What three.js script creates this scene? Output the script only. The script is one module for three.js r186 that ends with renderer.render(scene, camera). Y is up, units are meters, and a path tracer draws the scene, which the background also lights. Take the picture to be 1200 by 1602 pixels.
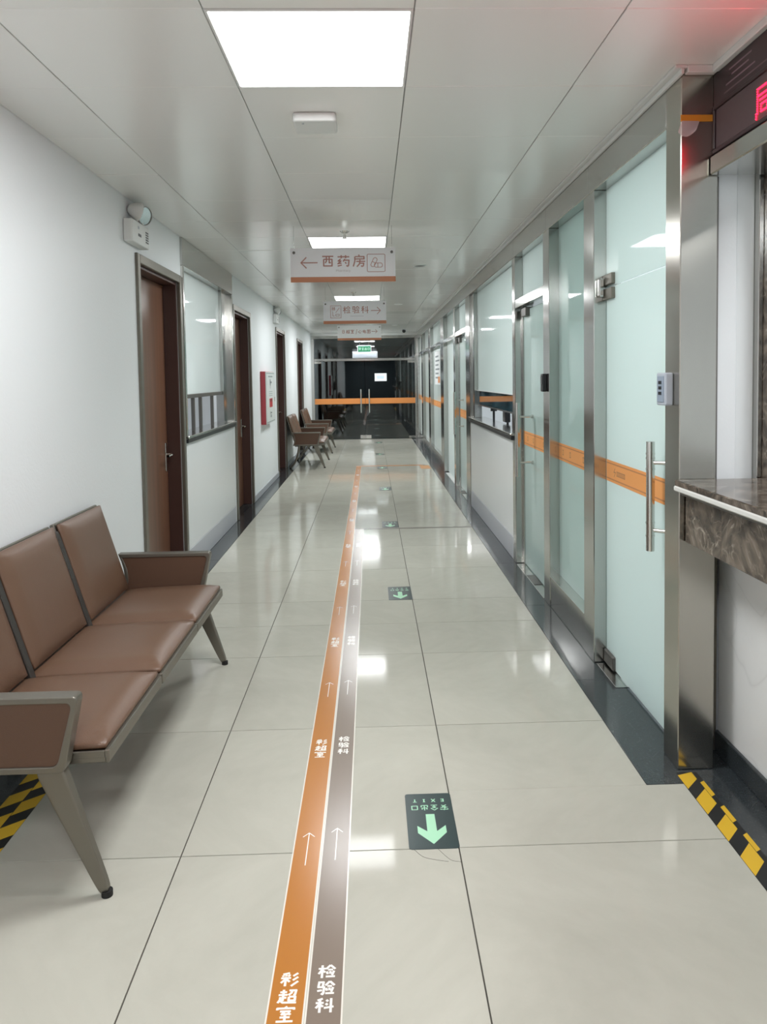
import * as THREE from 'three';
import { mergeGeometries, mergeVertices } from 'three/addons/utils/BufferGeometryUtils.js';
import { RoundedBoxGeometry } from 'three/addons/geometries/RoundedBoxGeometry.js';
import { RectAreaLightUniformsLib } from 'three/addons/lights/RectAreaLightUniformsLib.js';
import { ImprovedNoise } from 'three/addons/math/ImprovedNoise.js';

// ---------- camera, lights, exposure ----------
const scene = new THREE.Scene();
scene.background = new THREE.Color(0x000000);
const EYE = 1.385, FOCAL = 1204;
const camera = new THREE.PerspectiveCamera(2 * Math.atan(801 / FOCAL) * 180 / Math.PI, 1200 / 1602, 0.05, 60);
{ // the corridor runs along -z; the lens is shifted and the camera slightly pitched, rolled and turned
  const cx = 617, cy = 655, vp = new THREE.Vector3(580 - cx, 591 - cy, FOCAL).normalize();
  const xv = 950, yv = cy - (FOCAL * FOCAL + (xv - cx) * (580 - cx)) / (591 - cy);
  const down = new THREE.Vector3(xv - cx, yv - cy, FOCAL).normalize(), side = new THREE.Vector3().crossVectors(down, vp);
  const right = new THREE.Vector3(side.x, -down.x, -vp.x), up = new THREE.Vector3(-side.y, down.y, vp.y), back = new THREE.Vector3(-side.z, down.z, vp.z);
  camera.quaternion.setFromRotationMatrix(new THREE.Matrix4().makeBasis(right, up, back));
  camera.position.set(0, EYE, 0);
  camera.setViewOffset(1200, 1602, 600 - cx, 801 - cy, 1200, 1602);
}
const renderer = new THREE.WebGLRenderer();
renderer.toneMapping = THREE.LinearToneMapping;
renderer.toneMappingExposure = 2.2;
renderer.shadowMap.enabled = true;
RectAreaLightUniformsLib.init();
const LAMP = 13, ROOM_LAMP = 11, HALL_LAMP = 20;     // radiance of corridor panels, of the lamps in the rooms, of the panels behind the camera
const LAMP_COLOR = new THREE.Color(0.97, 0.99, 1.0);
function areaLight(name, x, y, z, w, d, power, color = LAMP_COLOR) {
  const l = new THREE.RectAreaLight(color, power, w, d); l.name = name;
  l.position.set(x, y, z); l.rotation.x = -Math.PI / 2; scene.add(l); return l;
}

// ---------- dimensions ----------
const XL = -1.335, XR = 1.05, CEIL = 2.40, ZEND = -17.4, ZBACK = 5.2;

// ---------- helpers ----------
let seed = 7;
const rnd = () => { seed = (seed + 0x6d2b79f5) | 0; let t = Math.imul(seed ^ (seed >>> 15), 1 | seed); t = (t + Math.imul(t ^ (t >>> 7), 61 | t)) ^ t; return ((t ^ (t >>> 14)) >>> 0) / 4294967296; };
const used = new Map();
const numbered = (n) => { const k = used.get(n) ?? 0; used.set(n, k + 1); return k ? n + '_' + String(k).padStart(3, '0') : n; };
const shadows = (m) => { m.castShadow = m.receiveShadow = true; return m; };
function mesh(name, geos, mat, parent = scene) {
  const g = Array.isArray(geos) ? (geos.length > 1 ? mergeGeometries(geos) : geos[0]) : geos;
  const m = shadows(new THREE.Mesh(g, mat)); m.name = parent === scene ? numbered(name) : name;
  if (parent !== scene) { const n = parent.children.filter((c) => c.userData.stem === name).length; m.userData.stem = name; if (n) m.name = name + '_' + String(n).padStart(3, '0'); }
  parent.add(m); return m;
}
function structure(name, parent = scene) { const g = new THREE.Group(); g.name = parent === scene ? numbered(name) : name; g.userData.kind = 'structure'; parent.add(g); return g; }
function tag(o, label, category, group) { o.userData.label = label; o.userData.category = category; if (group) o.userData.group = group; return o; }
function thing(name, label, category, p = [0, 0, 0], group) { const g = new THREE.Group(); g.name = numbered(name); g.position.set(...p); scene.add(g); return tag(g, label, category, group); }
function copy(src, label, p) { const c = src.clone(); c.name = numbered(src.userData.base ?? src.name); c.position.set(...p); c.userData.label = label; scene.add(c); return c; }
// chamfered box between bounds, uv in metres
function bb(x0, x1, y0, y1, z0, z1, c = 0.002, uo = 0, vo = 0) {
  const cx = (x0 + x1) / 2, cy = (y0 + y1) / 2, cz = (z0 + z1) / 2, h = [Math.abs(x1 - x0) / 2, Math.abs(y1 - y0) / 2, Math.abs(z1 - z0) / 2];
  c = Math.min(c, h[0] * 0.45, h[1] * 0.45, h[2] * 0.45);
  const P = (a, s) => [0, 1, 2].map((i) => s[i] * (i === a ? h[i] : h[i] - c));
  const pos = [], nor = [], uv = [];
  const tri = (A, B, C, n) => {
    for (const p of [A, B, C]) {
      pos.push(p[0] + cx, p[1] + cy, p[2] + cz); nor.push(...n);
      const a = n.map(Math.abs), k = a[0] >= a[1] && a[0] >= a[2] ? 0 : a[1] >= a[2] ? 1 : 2;
      const w = [p[0] + cx, p[1] + cy, p[2] + cz];
      uv.push((k === 0 ? w[2] : w[0]) + uo, (k === 1 ? w[2] : w[1]) + vo);
    }
  };
  const poly = (pts) => {
    const u = pts[1].map((v, i) => v - pts[0][i]), w = pts[2].map((v, i) => v - pts[0][i]);
    let n = [u[1] * w[2] - u[2] * w[1], u[2] * w[0] - u[0] * w[2], u[0] * w[1] - u[1] * w[0]];
    const l = Math.hypot(...n) || 1; n = n.map((v) => v / l);
    const m = pts.reduce((s, p) => s.map((v, i) => v + p[i]), [0, 0, 0]);
    if (n[0] * m[0] + n[1] * m[1] + n[2] * m[2] < 0) { pts = pts.slice().reverse(); n = n.map((v) => -v); }
    for (let i = 1; i + 1 < pts.length; i++) tri(pts[0], pts[i], pts[i + 1], n);
  };
  const S = [-1, 1];
  for (let a = 0; a < 3; a++) for (const s of S) {
    const b = (a + 1) % 3, d = (a + 2) % 3, v = (p, q) => { const t = [0, 0, 0]; t[a] = s; t[b] = p; t[d] = q; return P(a, t); };
    poly([v(-1, -1), v(1, -1), v(1, 1), v(-1, 1)]);
    for (const t of S) { // edge between face a=s and face b=t, along d
      const q = (f, e) => { const k = [0, 0, 0]; k[a] = s; k[b] = t; k[d] = e; return P(f, k); };
      poly([q(a, -1), q(a, 1), q(b, 1), q(b, -1)]);
    }
  }
  for (const x of S) for (const y of S) for (const z of S) poly([P(0, [x, y, z]), P(1, [x, y, z]), P(2, [x, y, z])]);
  const g = new THREE.BufferGeometry();
  g.setAttribute('position', new THREE.Float32BufferAttribute(pos, 3)); g.setAttribute('normal', new THREE.Float32BufferAttribute(nor, 3)); g.setAttribute('uv', new THREE.Float32BufferAttribute(uv, 2));
  return g;
}
const flat = (g) => { const n = g.index ? g.toNonIndexed() : g; return n; };
function cyl(r0, r1, h, x, y, z, axis = 'y', seg = 20) {
  const g = new THREE.CylinderGeometry(r1, r0, h, seg); if (axis === 'x') g.rotateZ(-Math.PI / 2); if (axis === 'z') g.rotateX(Math.PI / 2);
  g.translate(x, y, z); return flat(g);
}
function bar(a, b, w0, d0, w1, d1) { // tapered rectangular bar from a to b: w along x-ish, d along z
  const A = new THREE.Vector3(...a), B = new THREE.Vector3(...b), dir = B.clone().sub(A), L = dir.length();
  const g = new RoundedBoxGeometry(1, 1, 1, 2, 0.12), p = g.attributes.position;
  for (let i = 0; i < p.count; i++) { const t = p.getY(i) + 0.5; p.setXYZ(i, p.getX(i) * (w0 + (w1 - w0) * t), t * L, p.getZ(i) * (d0 + (d1 - d0) * t)); }
  g.computeVertexNormals();
  g.applyQuaternion(new THREE.Quaternion().setFromUnitVectors(new THREE.Vector3(0, 1, 0), dir.normalize())); g.translate(...a); return flat(g);
}
function tube(pts, r, seg = 24, rs = 8) { return flat(new THREE.TubeGeometry(new THREE.CatmullRomCurve3(pts.map((p) => new THREE.Vector3(...p))), seg, r, rs)); }
function extr(shape, depth, bevel = 0.003, curve = 6) {
  return flat(new THREE.ExtrudeGeometry(shape, { depth: depth - 2 * bevel, bevelEnabled: bevel > 0, bevelThickness: bevel, bevelSize: bevel, bevelOffset: -bevel, bevelSegments: 2, curveSegments: curve }).translate(0, 0, bevel));
}
function rrect(w, h, r) { const s = new THREE.Shape(), x = -w / 2, y = -h / 2; s.moveTo(x + r, y); s.lineTo(x + w - r, y); s.quadraticCurveTo(x + w, y, x + w, y + r); s.lineTo(x + w, y + h - r); s.quadraticCurveTo(x + w, y + h, x + w - r, y + h); s.lineTo(x + r, y + h); s.quadraticCurveTo(x, y + h, x, y + h - r); s.lineTo(x, y + r); s.quadraticCurveTo(x, y, x + r, y); return s; }
function plane(w, h, x, y, z, ry = 0, rx = 0) { const g = new THREE.PlaneGeometry(w, h); g.rotateX(rx); g.rotateY(ry); g.translate(x, y, z); return flat(g); }

// ---------- textures ----------
const noise = new ImprovedNoise();
const fbm = (x, y, z, o = 4) => { let s = 0, a = 0.5, f = 1; for (let i = 0; i < o; i++) { s += a * noise.noise(x * f, y * f, z + i * 7.3); a *= 0.5; f *= 2.03; } return s; };
const clamp = (v) => Math.max(0, Math.min(1, v));
function data(n, fn, srgb = true, sx = 1, sy = sx) { // n x n texture covering sx x sy metres; fn gives [r,g,b] in 0..1, tiling by blending
  const d = new Uint8Array(n * n * 4);
  for (let j = 0; j < n; j++) for (let i = 0; i < n; i++) { const c = fn(i / n, j / n), k = (j * n + i) * 4; for (let q = 0; q < 3; q++) d[k + q] = clamp(c[q]) * 255; d[k + 3] = 255; }
  const t = new THREE.DataTexture(d, n, n); t.wrapS = t.wrapT = THREE.RepeatWrapping; t.magFilter = THREE.LinearFilter; t.minFilter = THREE.LinearMipmapLinearFilter; t.generateMipmaps = true;
  if (srgb) t.colorSpace = THREE.SRGBColorSpace; t.repeat.set(1 / sx, 1 / sy); t.needsUpdate = true; return t;
}
// periodic noise: points on a torus
const per = (u, v, f, z = 0, o = 4) => { const a = u * 2 * Math.PI, b = v * 2 * Math.PI, R = f / (2 * Math.PI); let s = 0, am = 0.5, ff = 1; for (let i = 0; i < o; i++) { s += am * noise.noise(Math.cos(a) * R * ff + 11 + Math.cos(b) * R * ff * 0.7, Math.sin(a) * R * ff + Math.sin(b) * R * ff * 0.9 + z, Math.cos(b + 1) * R * ff * 0.8 + i * 5.1 + Math.sin(a + b) * 0.4); am *= 0.5; ff *= 2; } return s; };
const rgb = (r, g, b) => [r / 255, g / 255, b / 255], mix = (a, b, t) => a.map((v, i) => v + (b[i] - v) * t);

const tileTex = data(512, (u, v) => { const n = per(u, v, 5, 2, 5), m = per(u, v, 30, 9, 3); return rgb(188, 187, 176).map((c) => c + n * 0.035 + m * 0.02); }, true, 1.7);
const leatherBump = data(256, (u, v) => { const n = per(u, v, 60, 4, 2); return [0.5 + n, 0.5 + n, 0.5 + n]; }, false, 0.12);
const woodTex = data(256, (u, v) => { const n = fbm(u * 22, v * 1.2, 3, 3) * (0.5 - Math.abs(u - 0.5)) * 2 + fbm(u * 5, v * 0.6, 8, 2) * 0.6 * (0.5 - Math.abs(u - 0.5)) * 2; return rgb(110, 76, 58).map((c) => c * (1 + n * 0.28)); }, true, 0.9, 2.4);
const marbleFn = (u, v) => {
  const w = per(u, v, 4, 1, 4) * 1.6, n = per(u + w * 0.05, v + w * 0.05, 9, 6, 5), vein = Math.pow(1 - Math.min(1, Math.abs(per(u + w * 0.08, v - w * 0.06, 5, 21, 4)) * 7), 6), crack = Math.pow(1 - Math.min(1, Math.abs(per(u, v + w * 0.1, 7, 33, 3)) * 10), 8);
  return mix(mix(rgb(62, 54, 47), rgb(112, 101, 90), clamp(0.5 + n * 1.9)), rgb(206, 196, 182), clamp((vein * 0.6 + crack * 0.5) * clamp(0.35 + per(u, v, 6, 77, 3) * 2.2)));
};
const marbleTex = data(512, marbleFn, true, 0.42);
const whiteMarbleTex = data(512, (u, v) => { const w = per(u, v, 3, 5, 3), vein = Math.pow(1 - Math.min(1, Math.abs(per(u + w * 0.1, v, 3, 44, 3) + (u + v * 0.6 - 0.8) * 0.0) * 12), 8); return mix(rgb(226, 227, 227), rgb(178, 178, 180), clamp(vein * 0.22 + per(u, v, 8, 3, 3) * 0.12)); }, true, 1.1);
const graniteTex = data(256, (u, v) => { const n = per(u, v, 90, 3, 2), s = n > 0.3 ? 0.08 : 0; return rgb(52, 57, 60).map((c) => c + n * 0.03 + s); }, true, 0.4);
const steelRough = data(256, (u, v) => { const n = per(u, v, 3, 6, 2) * 0.06 + per(u, v, 140, 2, 1) * 0.04; return [0.5, 0.62 + n, 0.5]; }, false, 0.5);
const paintBump = data(256, (u, v) => { const n = per(u, v, 40, 8, 3); return [0.5 + n * 0.7, 0.5 + n * 0.7, 0.5 + n * 0.7]; }, false, 0.5);

const std = (o) => new THREE.MeshStandardMaterial(o), phy = (o) => new THREE.MeshPhysicalMaterial(o);
const M = {
  wall: std({ color: 0xe9edef, roughness: 0.55, bumpMap: paintBump, bumpScale: 0.0006 }),
  ceilPanel: [0, 1, 2, 3].map((i) => phy({ color: new THREE.Color(0xf0f0ed).multiplyScalar(1 - i * 0.012), roughness: 0.2 + i * 0.02, ior: 1.75 })),
  ceilGap: std({ color: 0xb4b5b4, roughness: 0.7 }),
  whiteTrim: std({ color: 0xdcdddb, roughness: 0.4 }),
  tile: [0, 1, 2, 3].map((i) => phy({ color: new THREE.Color(1, 1, 1).multiplyScalar(1 - i * 0.012), map: tileTex, specularIntensity: 0.09, roughness: 0.06 + i * 0.008 })),
  grout: std({ color: 0x4e4b45, roughness: 0.8 }),
  granite: phy({ color: 0xffffff, map: graniteTex, roughness: 0.12 }),
  steel: phy({ color: new THREE.Color(0.52, 0.52, 0.50), metalness: 1, roughness: 0.24, roughnessMap: steelRough }),
  pillar: phy({ color: new THREE.Color(0.47, 0.45, 0.405), metalness: 1, roughness: 0.3, roughnessMap: steelRough }),
  polish: phy({ color: new THREE.Color(0.66, 0.65, 0.62), metalness: 1, roughness: 0.14 }),
  darkSteel: phy({ color: new THREE.Color(0.16, 0.15, 0.14), metalness: 0.8, roughness: 0.35 }),
  bench: phy({ color: new THREE.Color(0.205, 0.19, 0.16), metalness: 0.7, roughness: 0.38 }),
  benchDark: phy({ color: new THREE.Color(0.06, 0.055, 0.05), metalness: 0.4, roughness: 0.5 }),
  leather: phy({ color: 0x6b5140, roughness: 0.36, bumpMap: leatherBump, bumpScale: 0.0004 }),
  laminate: std({ color: 0x5a4132, roughness: 0.5, bumpMap: leatherBump, bumpScale: 0.0002 }),
  rubber: std({ color: 0x1a1a1a, roughness: 0.7 }),
  wood: phy({ color: 0xffffff, map: woodTex, roughness: 0.3 }),
  woodDark: phy({ color: 0x4a302a, roughness: 0.4 }),
  frost: phy({ color: new THREE.Color(0.77, 0.87, 0.85), roughness: 0.92, transmission: 0.55, thickness: 0, clearcoat: 0.45, clearcoatRoughness: 0.04, side: THREE.DoubleSide }),
  frostDark: phy({ color: new THREE.Color(0.52, 0.68, 0.645), roughness: 0.85, transmission: 0.5, thickness: 0, clearcoat: 1, clearcoatRoughness: 0.02, side: THREE.DoubleSide }),
  clear: phy({ color: new THREE.Color(0.86, 0.93, 0.91), roughness: 0.02, transmission: 1, thickness: 0, ior: 1.6 }),
  tinted: phy({ color: new THREE.Color(0.25, 0.37, 0.41), roughness: 0.02, transmission: 1, thickness: 0, ior: 2.1 }),
  band: std({ color: 0xdc8e4c, roughness: 0.5 }),
  bandLine: std({ color: 0xa9683a, roughness: 0.5 }),
  whitePanel: phy({ color: 0xe4e8e9, roughness: 0.25 }),
  greyPanel: std({ color: 0xb9bcc2, roughness: 0.4 }),
  plastic: std({ color: 0xdfe1df, roughness: 0.4 }),
  greyPlastic: std({ color: 0xaab1bb, roughness: 0.4 }),
  black: std({ color: 0x14161a, roughness: 0.35 }),
  marble: phy({ color: 0xffffff, map: marbleTex, roughness: 0.14 }),
  whiteMarble: phy({ color: 0xffffff, map: whiteMarbleTex, roughness: 0.3 }),
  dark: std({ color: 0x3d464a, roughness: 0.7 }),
  yellow: std({ color: 0xe0b52c, roughness: 0.45 }),
  tapeBlack: std({ color: 0x1c1d1e, roughness: 0.45 }),
  glow: std({ color: 0xffffff, emissive: 0xffffff, emissiveIntensity: 1.6 }),
  lens: phy({ color: 0xffffff, roughness: 0.1, transmission: 0.8, thickness: 0 }),
  reflector: phy({ color: 0xdddddd, metalness: 1, roughness: 0.15 }),
  red: std({ color: 0xb5414b, roughness: 0.4 }),
};

// ---------- writing: strokes on a 100 x 100 square ----------
const GLYPH = {
  '西': [[10, 14, 90, 14], [20, 36, 80, 36, 80, 86, 20, 86, 20, 36], [40, 14, 40, 50, 30, 64], [60, 14, 60, 62, 72, 62]],
  '药': [[8, 18, 92, 18], [34, 6, 34, 30], [66, 6, 66, 30], [30, 34, 12, 50, 32, 50, 10, 70, 36, 66], [8, 88, 38, 80], [60, 34, 48, 54], [56, 44, 90, 44, 86, 84, 80, 90, 70, 84], [62, 58, 70, 70]],
  '房': [[46, 4, 54, 12], [20, 18, 86, 18, 86, 36, 20, 36], [20, 18, 20, 52, 8, 92], [54, 42, 58, 50], [30, 54, 94, 54], [56, 54, 52, 74, 34, 94], [54, 68, 84, 68, 80, 88, 72, 92, 64, 86]],
  '检': [[6, 30, 44, 30], [26, 6, 26, 94], [26, 34, 8, 66], [28, 42, 42, 56], [68, 6, 46, 34], [68, 6, 94, 34], [56, 38, 82, 38], [50, 50, 56, 68], [68, 48, 70, 66], [88, 46, 78, 76], [46, 84, 94, 84]],
  '验': [[10, 12, 38, 12, 34, 44], [16, 12, 13, 44, 42, 44, 40, 82, 36, 90, 28, 84], [8, 68, 32, 64], [70, 6, 48, 34], [70, 6, 95, 34], [58, 38, 82, 38], [52, 50, 58, 68], [69, 48, 71, 66], [88, 46, 79, 76], [50, 84, 94, 84]],
  '科': [[40, 8, 14, 18], [6, 34, 46, 34], [27, 14, 27, 94], [27, 38, 8, 66], [29, 46, 44, 58], [58, 16, 68, 26], [56, 38, 66, 48], [48, 66, 96, 58], [82, 6, 82, 94]],
  'B': [[26, 12, 26, 88, 62, 88, 74, 78, 74, 62, 62, 50, 26, 50], [26, 12, 58, 12, 70, 22, 70, 40, 62, 50]],
  '超': [[12, 22, 46, 22], [29, 6, 29, 38], [6, 40, 50, 40], [29, 40, 29, 78], [29, 58, 46, 58], [16, 52, 16, 70, 6, 90], [12, 72, 30, 88, 96, 90], [56, 12, 90, 12, 86, 40, 78, 42], [72, 12, 68, 28, 54, 42], [58, 52, 88, 52, 88, 76, 58, 76, 58, 52]],
  '室': [[48, 2, 54, 10], [10, 24, 10, 14, 90, 14, 90, 24], [24, 32, 76, 32], [48, 32, 34, 50, 72, 48], [62, 40, 76, 54], [26, 68, 74, 68], [50, 56, 50, 90], [10, 92, 90, 92]],
  '心': [[14, 48, 10, 74], [34, 36, 36, 82, 46, 90, 70, 88, 74, 70], [48, 18, 58, 36], [78, 32, 92, 58]],
  '电': [[18, 26, 80, 26, 80, 68, 18, 68, 18, 26], [18, 47, 80, 47], [49, 6, 49, 82, 58, 90, 90, 88, 92, 74]],
  '图': [[12, 10, 88, 10, 88, 92, 12, 92, 12, 10], [44, 20, 26, 44], [40, 28, 68, 28, 50, 52, 28, 62], [42, 38, 74, 60], [46, 62, 58, 70], [38, 76, 60, 84]],
  '安': [[48, 2, 54, 10], [10, 26, 10, 14, 90, 14, 90, 26], [46, 24, 34, 60, 80, 90], [70, 46, 58, 72, 22, 92], [8, 48, 92, 48]],
  '全': [[50, 4, 10, 40], [50, 4, 90, 40], [28, 46, 72, 46], [26, 66, 74, 66], [50, 46, 50, 90], [12, 92, 88, 92]],
  '出': [[50, 6, 50, 90], [22, 20, 22, 46, 78, 46], [78, 20, 78, 46], [14, 58, 14, 90, 86, 90], [86, 58, 86, 90]],
  '口': [[18, 20, 82, 20, 82, 84, 18, 84, 18, 20]],
  '彩': [[48, 6, 14, 14], [14, 20, 18, 30], [30, 18, 32, 28], [50, 16, 42, 30], [6, 40, 56, 40], [30, 32, 30, 94], [30, 44, 8, 72], [32, 46, 52, 66], [90, 8, 66, 28], [92, 34, 66, 56], [94, 62, 60, 94]],
  '局': [[16, 10, 86, 10, 86, 32, 16, 32], [16, 10, 16, 60, 6, 92], [28, 46, 88, 46, 84, 86, 74, 90], [34, 60, 64, 60, 64, 80, 34, 80, 34, 60]],
  '三': [[16, 20, 84, 20], [24, 52, 76, 52], [6, 86, 94, 86]],
  '吕': [[26, 8, 74, 8, 74, 40, 26, 40, 26, 8], [14, 54, 86, 54, 86, 92, 14, 92, 14, 54]],
  '回': [[12, 10, 88, 10, 88, 92, 12, 92, 12, 10], [34, 34, 66, 34, 66, 68, 34, 68, 34, 34]],
};
function strokes(g, list, x, y, s, w, h = s) { g.lineWidth = w; g.lineJoin = 'round'; g.lineCap = 'butt'; for (const p of list) { g.beginPath(); for (let i = 0; i < p.length; i += 2) g[i ? 'lineTo' : 'moveTo'](x + p[i] * s / 100, y + p[i + 1] * h / 100); g.stroke(); } }
const han = (g, text, x, y, s, w, step = s * 1.1) => [...text].forEach((c, i) => strokes(g, GLYPH[c], x + i * step, y, s, w));
function canvasTex(w, h, draw) { const c = document.createElement('canvas'); c.width = w; c.height = h; draw(c.getContext('2d'), w, h); const t = new THREE.CanvasTexture(c); t.colorSpace = THREE.SRGBColorSpace; t.magFilter = THREE.LinearFilter; t.anisotropy = 8; return t; }

// ---------- floor ----------
const floor = mesh('floor', bb(-1.75, 1.75, -0.12, -0.004, ZEND - 0.1, ZBACK, 0.001), M.grout); floor.userData.kind = 'structure';
{
  const rows = [ZBACK, 4.21, 3.41, 2.61, 1.81, 1.01, 0.21, -0.59, -1.39, -2.19, -2.99, -3.79, -4.27, -4.73, -5.51, -6.25, -6.99];
  for (let z = -7.79; z > ZEND + 0.3; z -= 0.8) rows.push(z); rows.push(ZEND - 0.06);
  const G = 0.0019;
  let k = 0;
  for (let i = 0; i + 1 < rows.length; i++) {
    const z1 = rows[i], z0 = rows[i + 1], near = z1 > -2.5;
    const cols = [[-1.13 - (near ? 0 : 0.06), -0.576], [-0.576, 0.237], [0.237, near ? 1.037 : 0.91]];
    for (const [a, b] of cols) {
      if (!near || z0 > -2.5 || a < 0.2) { mesh('tile', bb(a + G, b - G, -0.016, 0, z0 + G, z1 - G, 0.0006, rnd() * 2, rnd() * 2), M.tile[k++ % 4], floor); continue; }
      // the tile in which the black border begins keeps its full width on the near side
      mesh('tile', bb(a + G, b - G, -0.016, 0, -2.5, z1 - G, 0.0012, rnd(), rnd()), M.tile[k % 4], floor);
      mesh('tile', bb(a + G, 0.91 - G, -0.016, 0, z0 + G, -2.5, 0.0012, rnd(), rnd()), M.tile[k++ % 4], floor);
    }
  }
  mesh('hairline_crack', [tube([[0.105, 0.0001, -2.186], [0.13, 0.0001, -2.15], [0.165, 0.0001, -2.135], [0.2, 0.0001, -2.125]], 0.0006, 12, 5), tube([[0.175, 0.0001, -2.186], [0.195, 0.0001, -2.15], [0.21, 0.0001, -2.13], [0.235, 0.0001, -2.122]], 0.0006, 12, 5)], M.grout, floor);
  // black granite borders, in lengths
  const cutsR = [-2.5, -3.4, -4.55, -5.6, -6.99, -8.2, -9.6, -11.2, -12.8, -14.4, -16.0, ZEND - 0.06];
  for (let i = 0; i + 1 < cutsR.length; i++) mesh('border_slab', bb(0.91, 1.16, -0.016, 0.0005, cutsR[i + 1] + 0.001, cutsR[i] - 0.001, 0.001, rnd(), rnd()), M.granite, floor);
  const cutsL = [-2.74, -4.3, -5.9, -7.5, -9.0, -10.6, -12.2, -13.8, -15.4, ZEND - 0.06];
  for (let i = 0; i + 1 < cutsL.length; i++) mesh('border_slab', bb(-1.46, -1.19, -0.016, 0.0005, cutsL[i + 1] + 0.001, cutsL[i] - 0.001, 0.001, rnd(), rnd()), M.granite, floor);
  for (const [a, b] of [[ZBACK, 1.2], [1.2, -0.8], [-0.8, -2.739]]) mesh('border_slab', bb(-1.36, -1.13, -0.016, 0.0005, b + 0.001, a - 0.001, 0.001, rnd(), rnd()), M.granite, floor);
  for (const [a, b] of [[ZBACK, 1.2], [1.2, -0.6], [-0.6, -2.499]]) mesh('border_slab', bb(1.037, 1.26, -0.016, 0.0005, Math.max(b, b), a - 0.001, 0.001, rnd(), rnd()), M.granite, floor);
  mesh('border_slab', bb(1.16, 1.26, -0.016, 0.0005, -2.76, -2.5, 0.001), M.granite, floor);
}

// ---------- ceiling ----------
const ceiling = mesh('ceiling', bb(-1.6, 1.6, CEIL + 0.012, CEIL + 0.14, ZEND - 0.1, ZBACK, 0.001), M.ceilGap); ceiling.userData.kind = 'structure';
const LIGHT_ROWS = [-2.175 - 0.57 * 0, -2.175 - 0.57 * 6, -2.175 - 0.57 * 13, -2.175 - 0.57 * 19, -2.175 - 0.57 * 25];   // near edges of the light panels in view
const LIGHT_BACK = [-2.175 + 0.57 * 5, -2.175 + 0.57 * 11];
{
  const xs = [XL, -1.03, -0.444, 0.137, 0.727, 1.3], G = 0.0016;
  let k = 0;
  for (let z1 = -2.175 + 0.57 * 13; z1 > ZEND + 0.05; z1 -= 0.57) {
    const z0 = Math.max(ZEND, z1 - 0.57), lit = [...LIGHT_ROWS, ...LIGHT_BACK].some((z) => Math.abs(z - z1) < 0.05);
    for (let c = 0; c < 5; c++) {
      if (c === 2 && lit) continue;
      let x1 = xs[c + 1]; if (c === 4) x1 = z0 < -2.8 ? XR : 1.18;
      const g = bb(xs[c] + G, x1 - G, -0.006, 0.006, -(z1 - z0) / 2 + 0.0005, (z1 - z0) / 2 - 0.0005, 0.0015);
      const m = mesh('ceiling_panel', g, M.ceilPanel[k++ % 4], ceiling);
      m.position.set(0, CEIL + 0.006, (z0 + z1) / 2); m.rotation.set((rnd() - 0.5) * 0.006, 0, (rnd() - 0.5) * 0.002);
    }
  }
}

// ---------- left wall with its door openings and window ----------
const DOORS_L = [[-4.53, -5.46], [-7.60, -8.58], [-10.99, -12.0], [-14.13, -15.1]], DOOR_H = 2.07, WIN = [-5.54, -7.50];
const wallLeft = structure('wall_left');
{
  const s = new THREE.Shape(); // x along -z
  s.moveTo(-ZBACK, 0); s.lineTo(-ZEND, 0); s.lineTo(-ZEND, CEIL + 0.01); s.lineTo(-ZBACK, CEIL + 0.01); s.lineTo(-ZBACK, 0);
  for (const [a, b] of DOORS_L) { const h = new THREE.Path(); h.moveTo(-a, 0.0005); h.lineTo(-b, 0.0005); h.lineTo(-b, DOOR_H); h.lineTo(-a, DOOR_H); h.lineTo(-a, 0.0005); s.holes.push(h); }
  { const h = new THREE.Path(); h.moveTo(-WIN[0], 0.0005); h.lineTo(-WIN[1], 0.0005); h.lineTo(-WIN[1], CEIL); h.lineTo(-WIN[0], CEIL); h.lineTo(-WIN[0], 0.0005); s.holes.push(h); }
  const g = flat(new THREE.ExtrudeGeometry(s, { depth: 0.2, bevelEnabled: false })); g.rotateY(Math.PI / 2); g.translate(XL - 0.2, 0, 0);
  mesh('wall_plaster', g, M.wall, wallLeft);
}
// grey baseboards on the left wall
[[-2.74, -4.47], [-8.66, -10.93], [-12.06, -14.07], [-15.17, ZEND]].forEach(([a, b]) => { const m = mesh('baseboard_left', bb(XL, XL + 0.012, 0.001, 0.075, b, a, 0.003), M.greyPanel); m.userData.kind = 'structure'; });

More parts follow.
